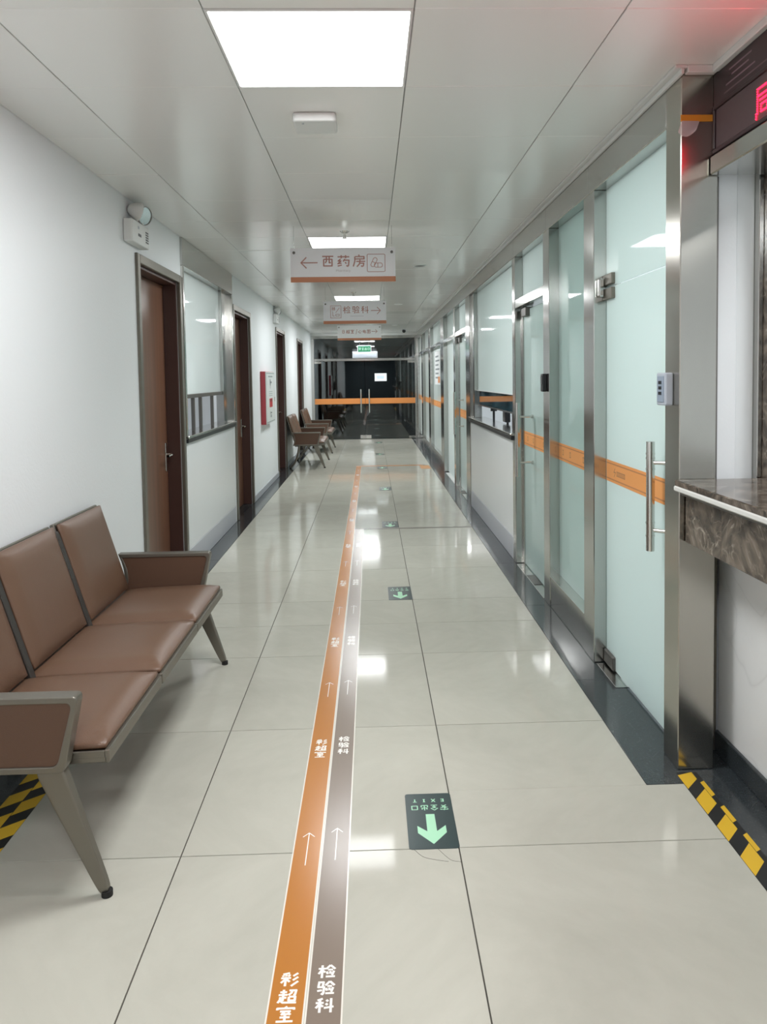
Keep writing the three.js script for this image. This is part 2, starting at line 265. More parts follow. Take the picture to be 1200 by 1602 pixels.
// wooden doors
DOORS_L.forEach(([a, b], i) => {
  const d = structure('door_' + (i + 1));
  const w = 0.05;
  // metal casing: two uprights and a head
  mesh('casing', bb(XL - 0.01, XL + 0.016, 0.001, DOOR_H + w, a - 0.004, a + w, 0.004), M.bench, d);
  mesh('casing', bb(XL - 0.01, XL + 0.016, 0.001, DOOR_H + w, b - w, b + 0.004, 0.004), M.bench, d);
  mesh('casing', bb(XL - 0.01, XL + 0.016, DOOR_H - 0.004, DOOR_H + w, b + 0.004, a - 0.004, 0.004), M.bench, d);
  // dark lining of the opening
  mesh('lining', bb(XL - 0.2, XL - 0.012, 0.001, DOOR_H, a - 0.022, a, 0.002), M.woodDark, d);
  mesh('lining', bb(XL - 0.2, XL - 0.012, 0.001, DOOR_H, b, b + 0.022, 0.002), M.woodDark, d);
  mesh('lining', bb(XL - 0.2, XL - 0.012, DOOR_H - 0.022, DOOR_H, b + 0.022, a - 0.022, 0.002), M.woodDark, d);
  const leaf = mesh('door_leaf', bb(XL - 0.14, XL - 0.1, 0.006, DOOR_H - 0.025, b + 0.026, a - 0.026, 0.003, 0.2), M.wood, d);
  const hz = b + 0.085, hy = 0.855;
  const plate = mesh('handle', [extr(rrect(0.035, 0.2, 0.008), 0.008, 0.002).rotateY(Math.PI / 2).translate(XL - 0.1, hy, hz)], M.polish, d);
  mesh('lever', [cyl(0.009, 0.009, 0.05, XL - 0.07, hy + 0.02, hz, 'x'), tube([[XL - 0.048, hy + 0.02, hz - 0.004], [XL - 0.046, hy + 0.02, hz + 0.05], [XL - 0.052, hy + 0.016, hz + 0.11]], 0.009, 12)], M.polish, plate);
});

// window by the first door: steel header, frosted pane, barred gap, white panel below
{
  const [a, b] = WIN, w = structure('window_1');
  mesh('header', bb(XL - 0.16, XL + 0.018, 2.2, CEIL, b, a, 0.003), M.steel, w);
  mesh('post', bb(XL - 0.1, XL + 0.018, 0.96, 2.2, a - 0.03, a, 0.003), M.polish, w);
  mesh('post', bb(XL - 0.1, XL + 0.018, 0.96, 2.2, b, b + 0.04, 0.003), M.polish, w);
  mesh('post', bb(XL - 0.09, XL - 0.02, 0.96, 2.2, b + 0.04, b + 0.36, 0.003), M.steel, w);
  mesh('glass', bb(XL - 0.06, XL - 0.05, 1.275, 2.2, b + 0.36, a - 0.03, 0.001), M.frostLeft = phy({ color: new THREE.Color(0.80, 0.86, 0.85), roughness: 0.9, transmission: 0.5, thickness: 0, clearcoat: 1, clearcoatRoughness: 0.03, side: THREE.DoubleSide }), w);
  mesh('rail', bb(XL - 0.07, XL - 0.035, 1.25, 1.28, b + 0.36, a - 0.03, 0.003), M.darkSteel, w);
  for (const z of [-5.74, -6.06, -6.32, -6.78]) mesh('bar', bb(XL - 0.07, XL - 0.045, 0.985, 1.25, z - 0.016, z + 0.016, 0.003), M.darkSteel, w);
  mesh('sill', bb(XL - 0.16, XL + 0.03, 0.965, 0.985, b, a, 0.004), M.polish, w);
  mesh('sill_edge', bb(XL - 0.16, XL + 0.024, 0.935, 0.965, b, a, 0.003), M.black, w);
  mesh('lower_panel', bb(XL - 0.1, XL + 0.004, 0.16, 0.935, b + 0.02, a - 0.01, 0.003), M.whitePanel, w);
  mesh('skirting', bb(XL - 0.1, XL + 0.006, 0.001, 0.16, b + 0.02, a - 0.01, 0.003), M.greyPanel, w);
}
// the room behind that window
{
  const r = structure('wall_back_room');
  mesh('wall_panel', bb(-3.9, -3.8, 0, 2.5, -9.0, -4.6, 0.002), M.wall, r);
  mesh('wall_panel', bb(-3.8, XL - 0.2, 0, 2.5, -9.1, -9.0, 0.002), M.wall, r);
  mesh('wall_panel', bb(-3.8, XL - 0.2, 0, 2.5, -4.6, -4.5, 0.002), M.wall, r);
  mesh('room_ceiling', bb(-3.9, XL - 0.2, 2.5, 2.6, -9.1, -4.5, 0.002), M.wall, r);
  mesh('room_floor', bb(-3.9, XL - 0.2, -0.1, 0, -9.1, -4.5, 0.002), M.wall, r);
  mesh('counter', bb(-2.3, XL - 0.2, 0.72, 0.76, -7.5, -5.5, 0.004), M.greyPanel, r);
  mesh('wall_panel', bb(-3.2, -3.15, 0, 2.0, -7.2, -6.4, 0.004), M.greyPanel, r);
}

// ---------- right wall: steel frame with glass ----------
const wallRight = structure('wall_right');
const FASCIA = 2.24;
// posts: [near z, far z] of the corridor faces
const POSTS = [[-2.59, -2.72], [-3.60, -3.77], [-4.51, -4.66], [-5.58, -5.68], [-8.15, -8.48], [-9.57, -9.74], [-11.1, -11.55], [-13.55, -13.95], [-15.55, -15.95], [-17.1, ZEND]];
POSTS.forEach(([a, b], i) => mesh('steel_post', bb(XR, XR + (i === 0 ? 0.127 : 0.13), 0.001, i === 0 ? CEIL : FASCIA, b, a, 0.003, rnd(), rnd()), i ? M.steel : M.pillar, wallRight));
for (let i = 0; i + 1 < POSTS.length; i++) mesh('fascia_panel', bb(XR, XR + 0.13, FASCIA, CEIL, i + 2 === POSTS.length ? ZEND : (POSTS[i + 1][0] + POSTS[i + 1][1]) / 2 + 0.001, i ? (POSTS[i][0] + POSTS[i][1]) / 2 - 0.001 : POSTS[0][1] - 0.001, 0.003, rnd(), rnd()), M.steel, wallRight);
mesh('door_trim_panel', bb(1.18, 1.245, 0.001, 0.98, -2.78, -2.72, 0.002), M.bench, wallRight);
{
  const t = structure('trim_1');
  mesh('ceiling_trim', bb(XR - 0.032, XR + 0.01, CEIL - 0.012, CEIL, ZEND, -2.56, 0.003), M.whiteTrim, t);
  mesh('ceiling_trim', bb(XR - 0.012, XR - 0.0005, CEIL - 0.03, CEIL - 0.012, ZEND, -2.56, 0.002), M.whiteTrim, t);
  mesh('ceiling_trim', bb(XR + 0.01, 1.16, CEIL - 0.025, CEIL, -2.588, -2.56, 0.003), M.whiteTrim, t);
  mesh('ceiling_trim', bb(1.142, 1.172, CEIL - 0.025, CEIL, -2.56, 1.5, 0.003), M.whiteTrim, t);
}
const GX = XR + 0.06; // glass plane
const bandTex = (glyph) => canvasTex(1024, 128, (g, w, h) => {
  g.fillStyle = '#efa45e'; g.fillRect(0, 0, w, h); g.strokeStyle = '#c08050'; g.lineWidth = 7; g.beginPath(); g.moveTo(0, 18); g.lineTo(w, 18); g.moveTo(0, h - 18); g.lineTo(w, h - 18); g.stroke();
  g.strokeStyle = g.fillStyle = 'rgba(150,105,70,0.75)';
  if (glyph) { g.lineWidth = 5; g.beginPath(); g.moveTo(150, 40); g.lineTo(130, 64); g.lineTo(158, 62); g.lineTo(134, 92); g.stroke(); for (let i = 0; i < 7; i++) g.strokeRect(178 + i * 20, 56, 12, 24); } else for (const x of [110, 330, 700, 920]) { g.lineWidth = 5; g.strokeRect(x, 46, 34, 34); g.beginPath(); g.moveTo(x + 17, 40); g.lineTo(x + 17, 86); g.stroke(); }
});
const BAND = [std({ map: bandTex(true), roughness: 0.5 }), std({ map: bandTex(false), roughness: 0.5 })];
function band(z0, z1, parent, k, x = GX) { // an orange strip stuck on the glass, its print running along the pane
  const g = bb(x - 0.0012, x, 0.885, 0.985, z0, z1, 0.0003), uv = g.attributes.uv, p = g.attributes.position;
  for (let i = 0; i < uv.count; i++) uv.setXY(i, (p.getZ(i) - z0) / (z1 - z0), (p.getY(i) - 0.885) / 0.1);
  return mesh('orange_band', g, BAND[k], parent);
}
function pull(parent, x, y0, y1, z, gx, toward) { // round bar handle on two standoffs, collars near its ends
  const r = 0.0155, L = y1 - y0;
  const h = mesh('handle', [cyl(r, r, L, x, (y0 + y1) / 2, z), ...[0.11, 0.15, 0.25, 0.74, 0.86].map((t) => cyl(r + 0.0015, r + 0.0015, 0.006, x, y1 - t * L, z))], M.polish, parent);
  for (const t of [0.19, 0.81]) mesh('standoff', [tube([[x, y1 - t * L, z], [gx, y1 - t * L, z + toward]], 0.0075, 2, 12), cyl(0.013, 0.013, 0.012, gx - 0.006, y1 - t * L, z + toward, 'x')], M.polish, h);
}
// glass door next to the pillar: fixed pane above, leaf below
{
  const d = structure('door_5');
  const z0 = -3.60, z1 = -2.72;
  mesh('pane', bb(GX, GX + 0.01, 1.79, FASCIA, z0, z1, 0.001), M.frost, d);
  const leaf = mesh('glass_leaf', bb(GX, GX + 0.01, 0.012, 1.785, z0 + 0.006, z1 - 0.004, 0.001), M.frost, d);
  band(z0 + 0.006, z1 - 0.004, leaf, 0);
  const hinge = mesh('hinge', [bb(GX - 0.018, GX + 0.028, 1.795, 1.845, z0, z0 + 0.13, 0.003), bb(GX - 0.018, GX + 0.028, 1.73, 1.78, z0, z0 + 0.13, 0.003)], M.bench, d);
  mesh('hinge_arm', [bb(GX - 0.045, GX - 0.018, 1.745, 1.83, z0 + 0.002, z0 + 0.035, 0.006)], M.steel, hinge);
  mesh('floor_hinge', bb(GX - 0.014, GX + 0.026, 0.012, 0.075, z0 + 0.006, z0 + 0.14, 0.004), M.darkSteel, d);
  mesh('floor_plate', bb(GX - 0.05, GX + 0.05, 0.0005, 0.004, z0 + 0.01, z0 + 0.3, 0.001), M.steel, d);
  pull(d, 1.048, 0.715, 1.13, -2.855, GX, 0.05);
}
// fixed pane on a steel kick plate
{
  const w = structure('window_2');
  mesh('kick_plate', bb(XR + 0.004, XR + 0.12, 0.001, 0.185, -4.51, -3.77, 0.003), M.steel, w);
  mesh('sill', bb(XR - 0.002, XR + 0.06, 0.185, 0.19, -4.51, -3.77, 0.001), M.polish, w);
  const g = mesh('glass', bb(GX, GX + 0.01, 0.19, FASCIA, -4.51, -3.77, 0.001), M.frostDark, w);
  band(-4.51, -3.77, g, 1);
}
// glass door with a light above
function glassDoor(name, z1, z0, pullZ) {
  const d = structure(name);
  mesh('transom', bb(XR + 0.002, XR + 0.12, 1.87, 1.93, z0, z1, 0.003), M.steel, d);
  mesh('pane', bb(GX, GX + 0.01, 1.93, FASCIA, z0, z1, 0.001), M.frost, d);
  const leaf = mesh('glass_leaf', bb(GX, GX + 0.01, 0.012, 1.85, z0 + 0.05, z1 - 0.006, 0.001), M.frostDark, d);
  band(z0 + 0.05, z1 - 0.006, leaf, 1);
  mesh('stile', bb(GX - 0.01, GX + 0.03, 0.001, 1.87, z0, z0 + 0.048, 0.002), M.steel, d);
  mesh('closer', bb(GX - 0.03, GX + 0.03, 1.80, 1.86, z0 + 0.09, z0 + 0.24, 0.004), M.darkSteel, d);
  mesh('floor_plate', bb(GX - 0.06, GX + 0.05, 0.0005, 0.005, z0 + 0.02, z1 - 0.02, 0.001), M.polish, d);
  mesh('floor_hinge', bb(GX - 0.055, GX + 0.04, 0.005, 0.008, z0 + 0.36, z0 + 0.6, 0.001), M.darkSteel, d);
  pull(d, 1.0, 0.69, 1.2, pullZ, GX, 0);
  return d;
}
glassDoor('door_6', -4.66, -5.58, -5.24);
// service window with a counter ledge and white panel
{
  const w = structure('window_3'), z1 = -5.68, z0 = -8.15;
  mesh('lower_panel', bb(XR + 0.006, XR + 0.1, 0.17, 0.905, z0, z1, 0.003), M.whitePanel, w);
  mesh('skirting', bb(XR + 0.004, XR + 0.1, 0.001, 0.17, z0, z1, 0.003), M.greyPanel, w);
  mesh('bright_edge', bb(XR + 0.001, XR + 0.006, 0.001, 0.905, z1 - 0.012, z1, 0.001), M.polish, w);
  mesh('ledge', bb(XR - 0.02, XR + 0.16, 0.935, 0.955, z0, z1, 0.004), M.polish, w);
  mesh('ledge_edge', bb(XR - 0.014, XR + 0.16, 0.905, 0.935, z0, z1, 0.003), M.black, w);
  mesh('glass', bb(GX, GX + 0.01, 1.205, FASCIA, z0 + 0.2, z1, 0.001), M.frost, w);
  mesh('glass', bb(GX - 0.012, GX - 0.004, 1.1, 1.235, z0 + 0.2, z1, 0.001), M.tinted, w);
  mesh('glass_edge', bb(GX - 0.014, GX - 0.002, 1.088, 1.1, z0 + 0.2, z1, 0.001), M.polish, w);
  mesh('glass_edge', bb(GX - 0.014, GX - 0.002, 1.235, 1.243, z0 + 0.2, z1, 0.001), M.whiteTrim, w);
  mesh('post', bb(XR + 0.02, XR + 0.1, 0.955, FASCIA, z0, z0 + 0.2, 0.003), M.steel, w);
  mesh('post', bb(GX + 0.01, GX + 0.05, 0.955, 1.2, -6.1, -6.03, 0.003), M.darkSteel, w);
}
glassDoor('door_7', -8.48, -9.57, -9.2);
// tall frosted pane, then clear panes with notices
function tallPane(name, z1, z0, mat, withBand, low) {
  const w = structure(name);
  if (low) mesh('kick_plate', bb(XR + 0.004, XR + 0.12, 0.001, low, z0, z1, 0.003), M.steel, w);
  mesh('transom', bb(XR + 0.002, XR + 0.12, 1.86, 1.92, z0, z1, 0.003), M.polish, w);
  mesh('pane', bb(GX, GX + 0.01, 1.92, FASCIA, z0, z1, 0.001), M.frostDark, w);
  const g = mesh('glass', bb(GX, GX + 0.01, low || 0.012, 1.86, z0, z1, 0.001), mat, w);
  if (withBand) band(z0, z1, g, 1);
  return w;
}
tallPane('window_4', -9.74, -11.1, M.frost, false, 0);
tallPane('window_5', -11.55, -13.55, M.frostDark, true, 0.18);
tallPane('window_6', -13.95, -15.55, M.frostDark, true, 0.18);
tallPane('window_7', -15.95, -17.1, M.frost, true, 0.18);
for (const [a, b] of [[-9.85, -11.0]]) mesh('floor_plate', bb(XR + 0.01, GX + 0.06, 0.0005, 0.006, b, a, 0.001), M.whiteTrim, wallRight);
// rooms behind the glass
{
  const r = structure('wall_side_rooms');
  mesh('wall_panel', bb(3.4, 3.5, 0, 2.6, ZEND - 0.1, -2.7, 0.002), M.wall, r);
  mesh('room_ceiling', bb(XR + 0.13, 3.5, 2.5, 2.6, ZEND - 0.1, -2.7, 0.002), M.wall, r);
  mesh('room_floor', bb(XR + 0.125, 3.5, -0.1, -0.001, ZEND - 0.1, -2.78, 0.002), M.wall, r);
  for (const z of [-4.585, -5.63, -8.32, -11.3, -14.5, ZEND - 0.05]) mesh('partition', bb(XR + 0.135, 3.4, 0, 2.5, z - 0.04, z + 0.04, 0.002), M.wall, r);
  mesh('partition', bb(1.36, 3.4, 0, 2.5, -2.80, -2.70, 0.002), M.wall, r);
  mesh('partition', bb(1.19, 1.36, 0, 2.5, -2.80, -2.79, 0.001), M.wall, r);
  mesh('desk', bb(1.155, 1.95, 0.72, 0.75, -8.1, -5.8, 0.004), M.greyPanel, r);
  mesh('cabinet', bb(3.0, 3.4, 0, 2.0, -7.6, -6.2, 0.004), M.greyPanel, r);
}

// ---------- near right: end wall facing the viewer, counter wall ----------
{
  const w = structure('wall_counter');
  mesh('wall_panel', bb(1.177, 1.195, 0.98, 2.05, -2.70, -2.62, 0.002), M.darkSteel, w);
  mesh('white_panel', bb(1.192, 1.262, 0.98, 2.12, -2.70, -2.625, 0.003), M.wall, w);
  mesh('white_panel', bb(1.262, 1.325, 0.98, 2.12, -2.70, -2.632, 0.002), M.whitePanel, w);
  mesh('edge_strip', bb(1.325, 1.342, 0.98, 2.12, -2.70, -2.60, 0.002), M.steel, w);
  mesh('marble_pier', bb(1.342, 1.6, 0.98, 2.12, -2.70, -2.56, 0.004), M.marble, w);
  mesh('wall_panel', bb(1.177, 1.6, 2.12, 2.40, -2.70, -2.60, 0.002), M.dark, w);
  mesh('marble_panel', bb(1.25, 1.6, 0.001, 0.985, -2.72, ZBACK, 0.003), M.whiteMarble, w);
  mesh('skirting', bb(1.236, 1.25, 0.001, 0.082, -2.715, ZBACK, 0.003), M.granite, w);
  mesh('wall_panel', bb(1.5, 1.6, 0.985, CEIL, 2.0, ZBACK, 0.002), M.wall, w);
  // the office behind the counter opening
  mesh('office_wall', bb(3.2, 3.3, 0, 2.5, -2.7, 2.1, 0.002), M.wall, w);
  mesh('office_wall', bb(1.6, 3.2, 0, 2.5, 2.0, 2.1, 0.002), M.wall, w);
  mesh('office_ceiling', bb(1.6, 3.3, 2.5, 2.6, -2.7, 2.1, 0.002), M.wall, w);
  mesh('office_floor', bb(1.6, 3.3, -0.1, 0, -2.7, 2.1, 0.002), M.wall, w);
}
{
  const b = mesh('wall_behind', bb(-1.6, 1.6, 0, CEIL, ZBACK, ZBACK + 0.1, 0.002), M.dark); b.userData.kind = 'structure';
}
// ---------- far end: glass doors across the corridor, dark hall beyond ----------
{
  const d = structure('door_8'), z = ZEND, T = 1.79;
  mesh('head_frame', bb(XL, XR, 2.27, 2.335, z - 0.06, z + 0.03, 0.003), M.steel, d);
  mesh('wall_strip', bb(XL, XR, 2.335, CEIL, z - 0.06, z + 0.02, 0.002), M.whiteTrim, d);
  mesh('side_frame', bb(XL, XL + 0.07, 0.001, 2.27, z - 0.06, z + 0.03, 0.003), M.steel, d);
  mesh('side_frame', bb(XR - 0.05, XR + 0.1, 0.001, 2.27, z - 0.06, z + 0.03, 0.003), M.steel, d);
  mesh('transom', bb(XL + 0.07, XR - 0.05, T - 0.02, T + 0.035, z - 0.05, z + 0.025, 0.003), M.steel, d);
  mesh('pane', bb(XL + 0.07, XR - 0.05, T + 0.035, 2.27, z - 0.012, z, 0.001), M.tinted, d);
  const C = -0.13;
  for (const [a, b, hx] of [[XL + 0.07, C - 0.003, C - 0.095], [C + 0.003, XR - 0.05, C + 0.09]]) {
    const leaf = mesh('glass_leaf', bb(a, b, 0.012, T - 0.024, z - 0.012, z, 0.001), M.tinted, d);
    mesh('orange_band', bb(a, b, 0.80, 0.925, z, z + 0.0015, 0.0003), M.band, leaf);
    const hh = mesh('handle', cyl(0.016, 0.016, 0.53, hx, 0.865, z + 0.06), M.polish, leaf);
    for (const y of [0.7, 1.03]) mesh('standoff', cyl(0.008, 0.008, 0.06, hx, y, z + 0.03, 'z'), M.polish, hh);
    const outer = a < C - 1 ? a : b - 0.16;
    mesh('corner_fitting', bb(outer, outer + 0.16, T - 0.075, T - 0.024, z - 0.02, z + 0.012, 0.003), M.polish, leaf);
    const inner = a < C - 1 ? b - 0.12 : a;
    mesh('corner_fitting', bb(inner, inner + 0.12, 0.012, 0.09, z - 0.02, z + 0.014, 0.003), M.polish, leaf);
    mesh('corner_fitting', bb(a < C - 1 ? a : b - 0.15, a < C - 1 ? a + 0.15 : b, 0.012, 0.06, z - 0.02, z + 0.014, 0.003), M.polish, leaf);
  }
}
{
  const h = structure('wall_dark_hall'), zf = -25;
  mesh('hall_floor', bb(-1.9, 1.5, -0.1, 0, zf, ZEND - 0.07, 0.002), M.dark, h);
  mesh('hall_ceiling', bb(-1.9, 1.5, CEIL, CEIL + 0.1, zf, ZEND - 0.1, 0.002), M.greyPanel, h);
  mesh('hall_wall', bb(-1.5, -1.4, 0, CEIL, zf, ZEND - 0.1, 0.002), M.wall, h);
  for (let i = 0; i < 4; i++) mesh('hall_door', bb(-1.41, -1.38, 0, 2.05, -18.9 - i * 1.5, -18.2 - i * 1.5, 0.003), M.black, h);
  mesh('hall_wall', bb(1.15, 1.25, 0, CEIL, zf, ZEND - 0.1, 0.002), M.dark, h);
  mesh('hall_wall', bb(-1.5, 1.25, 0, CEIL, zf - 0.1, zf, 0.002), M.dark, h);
  mesh('hall_door', bb(-0.35, 0.65, 0, 2.0, zf, zf + 0.04, 0.003), M.black, h);
}

// ---------- ceiling lights ----------
function ceilingLight(z1, label, power) {
  const x0 = -0.444, x1 = 0.137, z0 = z1 - 0.57, cx = (x0 + x1) / 2, cz = (z0 + z1) / 2, w = x1 - x0, d = 0.57;
  const t = thing('ceiling_light', label, 'ceiling light', [cx, CEIL, cz], 'square light panels along the corridor ceiling');
  const f = 0.012;
  mesh('frame', [bb(-w / 2 + 0.002, w / 2 - 0.002, -0.004, 0.01, -d / 2 + 0.002, -d / 2 + f, 0.002), bb(-w / 2 + 0.002, w / 2 - 0.002, -0.004, 0.01, d / 2 - f, d / 2 - 0.002, 0.002), bb(-w / 2 + 0.002, -w / 2 + f, -0.004, 0.01, -d / 2 + f, d / 2 - f, 0.002), bb(w / 2 - f, w / 2 - 0.002, -0.004, 0.01, -d / 2 + f, d / 2 - f, 0.002)], M.whiteTrim, t);
  mesh('diffuser', bb(-w / 2 + f, w / 2 - f, 0.002, 0.008, -d / 2 + f, d / 2 - f, 0.001), M.glow, t);
  areaLight('panel_glow', cx, CEIL - 0.001, cz, w - 2 * f, d - 2 * f, power);
}
ceilingLight(LIGHT_ROWS[0], 'large bright square light panel nearest the viewer, ahead of the white ceiling box', LAMP);
ceilingLight(LIGHT_ROWS[1], 'bright square light panel just above and behind the pharmacy sign', LAMP);
ceilingLight(LIGHT_ROWS[2], 'bright square light panel above the laboratory sign with the right arrow', LAMP * 1.1);
ceilingLight(LIGHT_ROWS[3], 'square light panel hidden behind the laboratory sign', LAMP * 1.35);
ceilingLight(LIGHT_ROWS[4], 'farthest square light panel, close to the dark glass end doors', LAMP * 1.35);
LIGHT_BACK.forEach((z, i) => ceilingLight(z, ['square light panel in the ceiling above the viewer', 'square light panel in the ceiling far behind the viewer'][i], HALL_LAMP));
// lamps of the rooms behind the glass
{
  const roomLamp = (x, z, w, d, label, power = ROOM_LAMP) => {
    const t = thing('room_light', label, 'ceiling light', [x, 2.5, z]);
    mesh('frame', bb(-w / 2, w / 2, -0.012, 0, -d / 2, d / 2, 0.003), M.whiteTrim, t);
    mesh('diffuser', bb(-w / 2 + 0.02, w / 2 - 0.02, -0.016, -0.012, -d / 2 + 0.02, d / 2 - 0.02, 0.001), M.glow, t);
    areaLight('room_glow', x, 2.48, z, w - 0.04, d - 0.04, power);
  };
  roomLamp(2.2, -3.6, 0.6, 0.6, 'room lamp behind the frosted door next to the pillar');
  roomLamp(2.2, -5.1, 0.6, 0.3, 'room lamp behind the frosted door with the black card reader');
  roomLamp(2.2, -6.9, 0.6, 0.6, 'room lamp behind the service window with the counter ledge');
  roomLamp(2.2, -9.8, 0.6, 0.6, 'room lamp behind the second glass door along the corridor');
  roomLamp(2.2, -12.9, 0.6, 0.6, 'room lamp behind the pane with the white notice');
  roomLamp(2.2, -16.0, 0.6, 0.6, 'room lamp behind the last panes by the end doors');
  roomLamp(2.1, -1.5, 0.6, 0.6, 'office lamp behind the marble counter', 9);
  roomLamp(2.1, 0.6, 0.6, 0.6, 'office lamp farther behind the marble counter', 9);
  roomLamp(-2.6, -6.6, 0.6, 0.6, 'room lamp behind the barred window in the white wall');
}

// ---------- floor markings ----------
{
  const H = 1.16, PX = 1024, PW = 72;   // one repeat of the strip print: 1.16 m
  const strip = (text, base) => { const t = canvasTex(PW * 2, PX * 2, (g, w, h) => {
    g.fillStyle = base; g.fillRect(0, 0, w, h); g.fillStyle = '#e6e2d8'; g.fillRect(0, 0, 7, h); g.fillRect(w - 7, 0, 7, h);
    g.strokeStyle = '#f4f1ea'; const s = 78;
    [...text].forEach((c, i) => strokes(g, GLYPH[c], (w - s) / 2, h * 0.04 + i * 86, s, 10, 78));
    g.lineWidth = 5; const y0 = h * 0.565, y1 = h * 0.70, m = w / 2; g.beginPath(); g.moveTo(m, y1); g.lineTo(m, y0); g.moveTo(m - 30, y0 + 36); g.lineTo(m, y0); g.lineTo(m + 30, y0 + 36); g.stroke();
  }); t.wrapT = THREE.RepeatWrapping; return t; };
  const make = (x0, x1, z0, z1, mat, off, parent) => {
    const g = bb(x0, x1, 0.0002, 0.0012, z0, z1, 0.0002), p = g.attributes.position, uv = g.attributes.uv;
    for (let i = 0; i < p.count; i++) uv.setXY(i, (p.getX(i) - x0) / (x1 - x0), (off - p.getZ(i)) / H);
    return mesh('guide_strip', g, mat, parent);
  };
  const mo = phy({ map: strip('彩超室', '#b97833'), roughness: 0.22 }), mg = phy({ map: strip('检验科', '#84766a'), roughness: 0.22 });
  // v = 0 is the near end of a repeat (canvas bottom); the print reads for someone walking down the corridor
  const o = make(-0.252, -0.1675, -12.0, 3.0, mo, -1.78, scene); o.name = 'floor_guide_strip'; tag(o, 'long orange guide strip on the tiles with white characters and arrows', 'floor strip');
  const g = make(-0.1665, -0.084, -6.99, 3.0, mg, -1.80, scene); g.name = 'floor_guide_strip_001'; tag(g, 'grey-brown guide strip on the tiles beside the orange one, ending halfway', 'floor strip');
  mesh('cross_strip', bb(-0.252, 0.8, 0.0002, 0.0012, -12.09, -12.0, 0.0002), std({ color: 0xb97833, roughness: 0.3 }), o);
  mesh('cross_strip', bb(-0.1665, 0.905, 0.0002, 0.0012, -7.03, -6.99, 0.0002), std({ color: 0x77706a, roughness: 0.3 }), g);
  const st = mesh('floor_sticker', bb(0.74, 0.89, 0.0002, 0.0012, -12.0, -11.55, 0.0002), std({ color: 0xd9a06a, roughness: 0.35 })); tag(st, 'small orange sticker on the tiles by the far right border', 'floor sticker');
}
{ // evacuation stickers: dark green squares with a pale arrow pointing at the viewer; the writing is upside down from here
  const t = canvasTex(300, 600, (g, w, h) => {
    g.fillStyle = '#27393a'; g.fillRect(0, 0, w, h);
    g.save(); g.translate(w, h); g.rotate(Math.PI); g.strokeStyle = g.fillStyle = '#a9dfbb';
    [...'安全出口'].forEach((c, i) => strokes(g, GLYPH[c], 26 + i * 63, 400, 56, 7, 66));
    g.font = 'bold 50px sans-serif'; g.textAlign = 'center'; [...'EXIT'].forEach((c, i) => g.fillText(c, 58 + i * 60, 534));
    g.beginPath(); g.moveTo(150, 46); g.lineTo(238, 160); g.lineTo(238, 236); g.lineTo(180, 176); g.lineTo(178, 360); g.lineTo(122, 360); g.lineTo(120, 176); g.lineTo(62, 236); g.lineTo(62, 160); g.closePath(); g.fill(); g.restore();
  });
  const mat = phy({ map: t, roughness: 0.3 }), w = 0.15, d = 0.3;
  const shape = rrect(w, d, 0.012), geo = flat(new THREE.ExtrudeGeometry(shape, { depth: 0.0012, bevelEnabled: false, curveSegments: 4 }));
  const p = geo.attributes.position, uv = geo.attributes.uv; for (let i = 0; i < p.count; i++) uv.setXY(i, p.getX(i) / w + 0.5, p.getY(i) / d + 0.5);
  geo.rotateX(-Math.PI / 2);
  const words = ['nearest exit arrow floor sticker, green with pale arrow, beside the grey guide strip', 'second exit arrow floor sticker from the viewer, by the half-depth tiles', 'third exit arrow floor sticker from the viewer, beyond the thin cross line', 'fourth exit arrow floor sticker from the viewer', 'fifth exit arrow floor sticker, beside the end of the orange strip', 'sixth exit arrow floor sticker, next to last before the end doors', 'seventh exit arrow floor sticker, last before the glass end doors'];
  const zs = [-2.335, -4.875, -7.2, -9.55, -11.82, -13.9, -16.38], xs = [0.165, 0.165, 0.16, 0.158, 0.155, 0.142, 0.142];
  const first = mesh('exit_floor_sticker', geo, mat); first.userData.base = 'exit_floor_sticker'; tag(first, words[0], 'floor sticker', 'exit arrow stickers along the corridor floor'); first.position.set(xs[0], 0.0002, zs[0]);
  for (let i = 1; i < 7; i++) copy(first, words[i], [xs[i], 0.0002, zs[i]]);
}
// hazard tapes
function hazard(name, label, z0, z1, strips) { // strips: [x0, x1, offset along z, slant]
  const x0 = Math.min(...strips.map((q) => q[0])), x1 = Math.max(...strips.map((q) => q[1])), cx = (x0 + x1) / 2, cz = (z0 + z1) / 2;
  const t = thing(name, label, 'tape', [cx, 0, cz]);
  mesh('tape_base', bb(x0 - cx, x1 - cx, 0.0006, 0.0012, z0 - cz, z1 - cz, 0.0002), M.tapeBlack, t);
  for (const [a, b, off, lean] of strips) for (let z = z0 + 0.02 + off; z + 0.09 < z1; z += 0.15) {
    const s = new THREE.Shape(), l = 0.078 + rnd() * 0.01, P = (x, zz) => [x - cx, -(Math.max(z0 + 0.002, zz) - cz)];
    s.moveTo(...P(a, z)); s.lineTo(...P(b, z + lean)); s.lineTo(...P(b, z + lean + l)); s.lineTo(...P(a, z + l)); s.closePath();
    const g = flat(new THREE.ExtrudeGeometry(s, { depth: 0.0006, bevelEnabled: false })); g.rotateX(-Math.PI / 2); g.translate(0, 0.0012, 0);
    mesh('yellow_stripe', g, M.yellow, t);
  }
}
hazard('hazard_tape', 'black and yellow hazard tape along the black border under the counter', -2.572, 0.6, [[1.035, 1.09, 0, -0.06], [1.092, 1.108, 0.05, -0.01]]);
hazard('hazard_tape', 'black and yellow hazard tape under the nearest bench', -2.74, 0.4, [[-1.176, -1.118, 0.06, -0.05], [-1.235, -1.178, 0.02, -0.05]]);

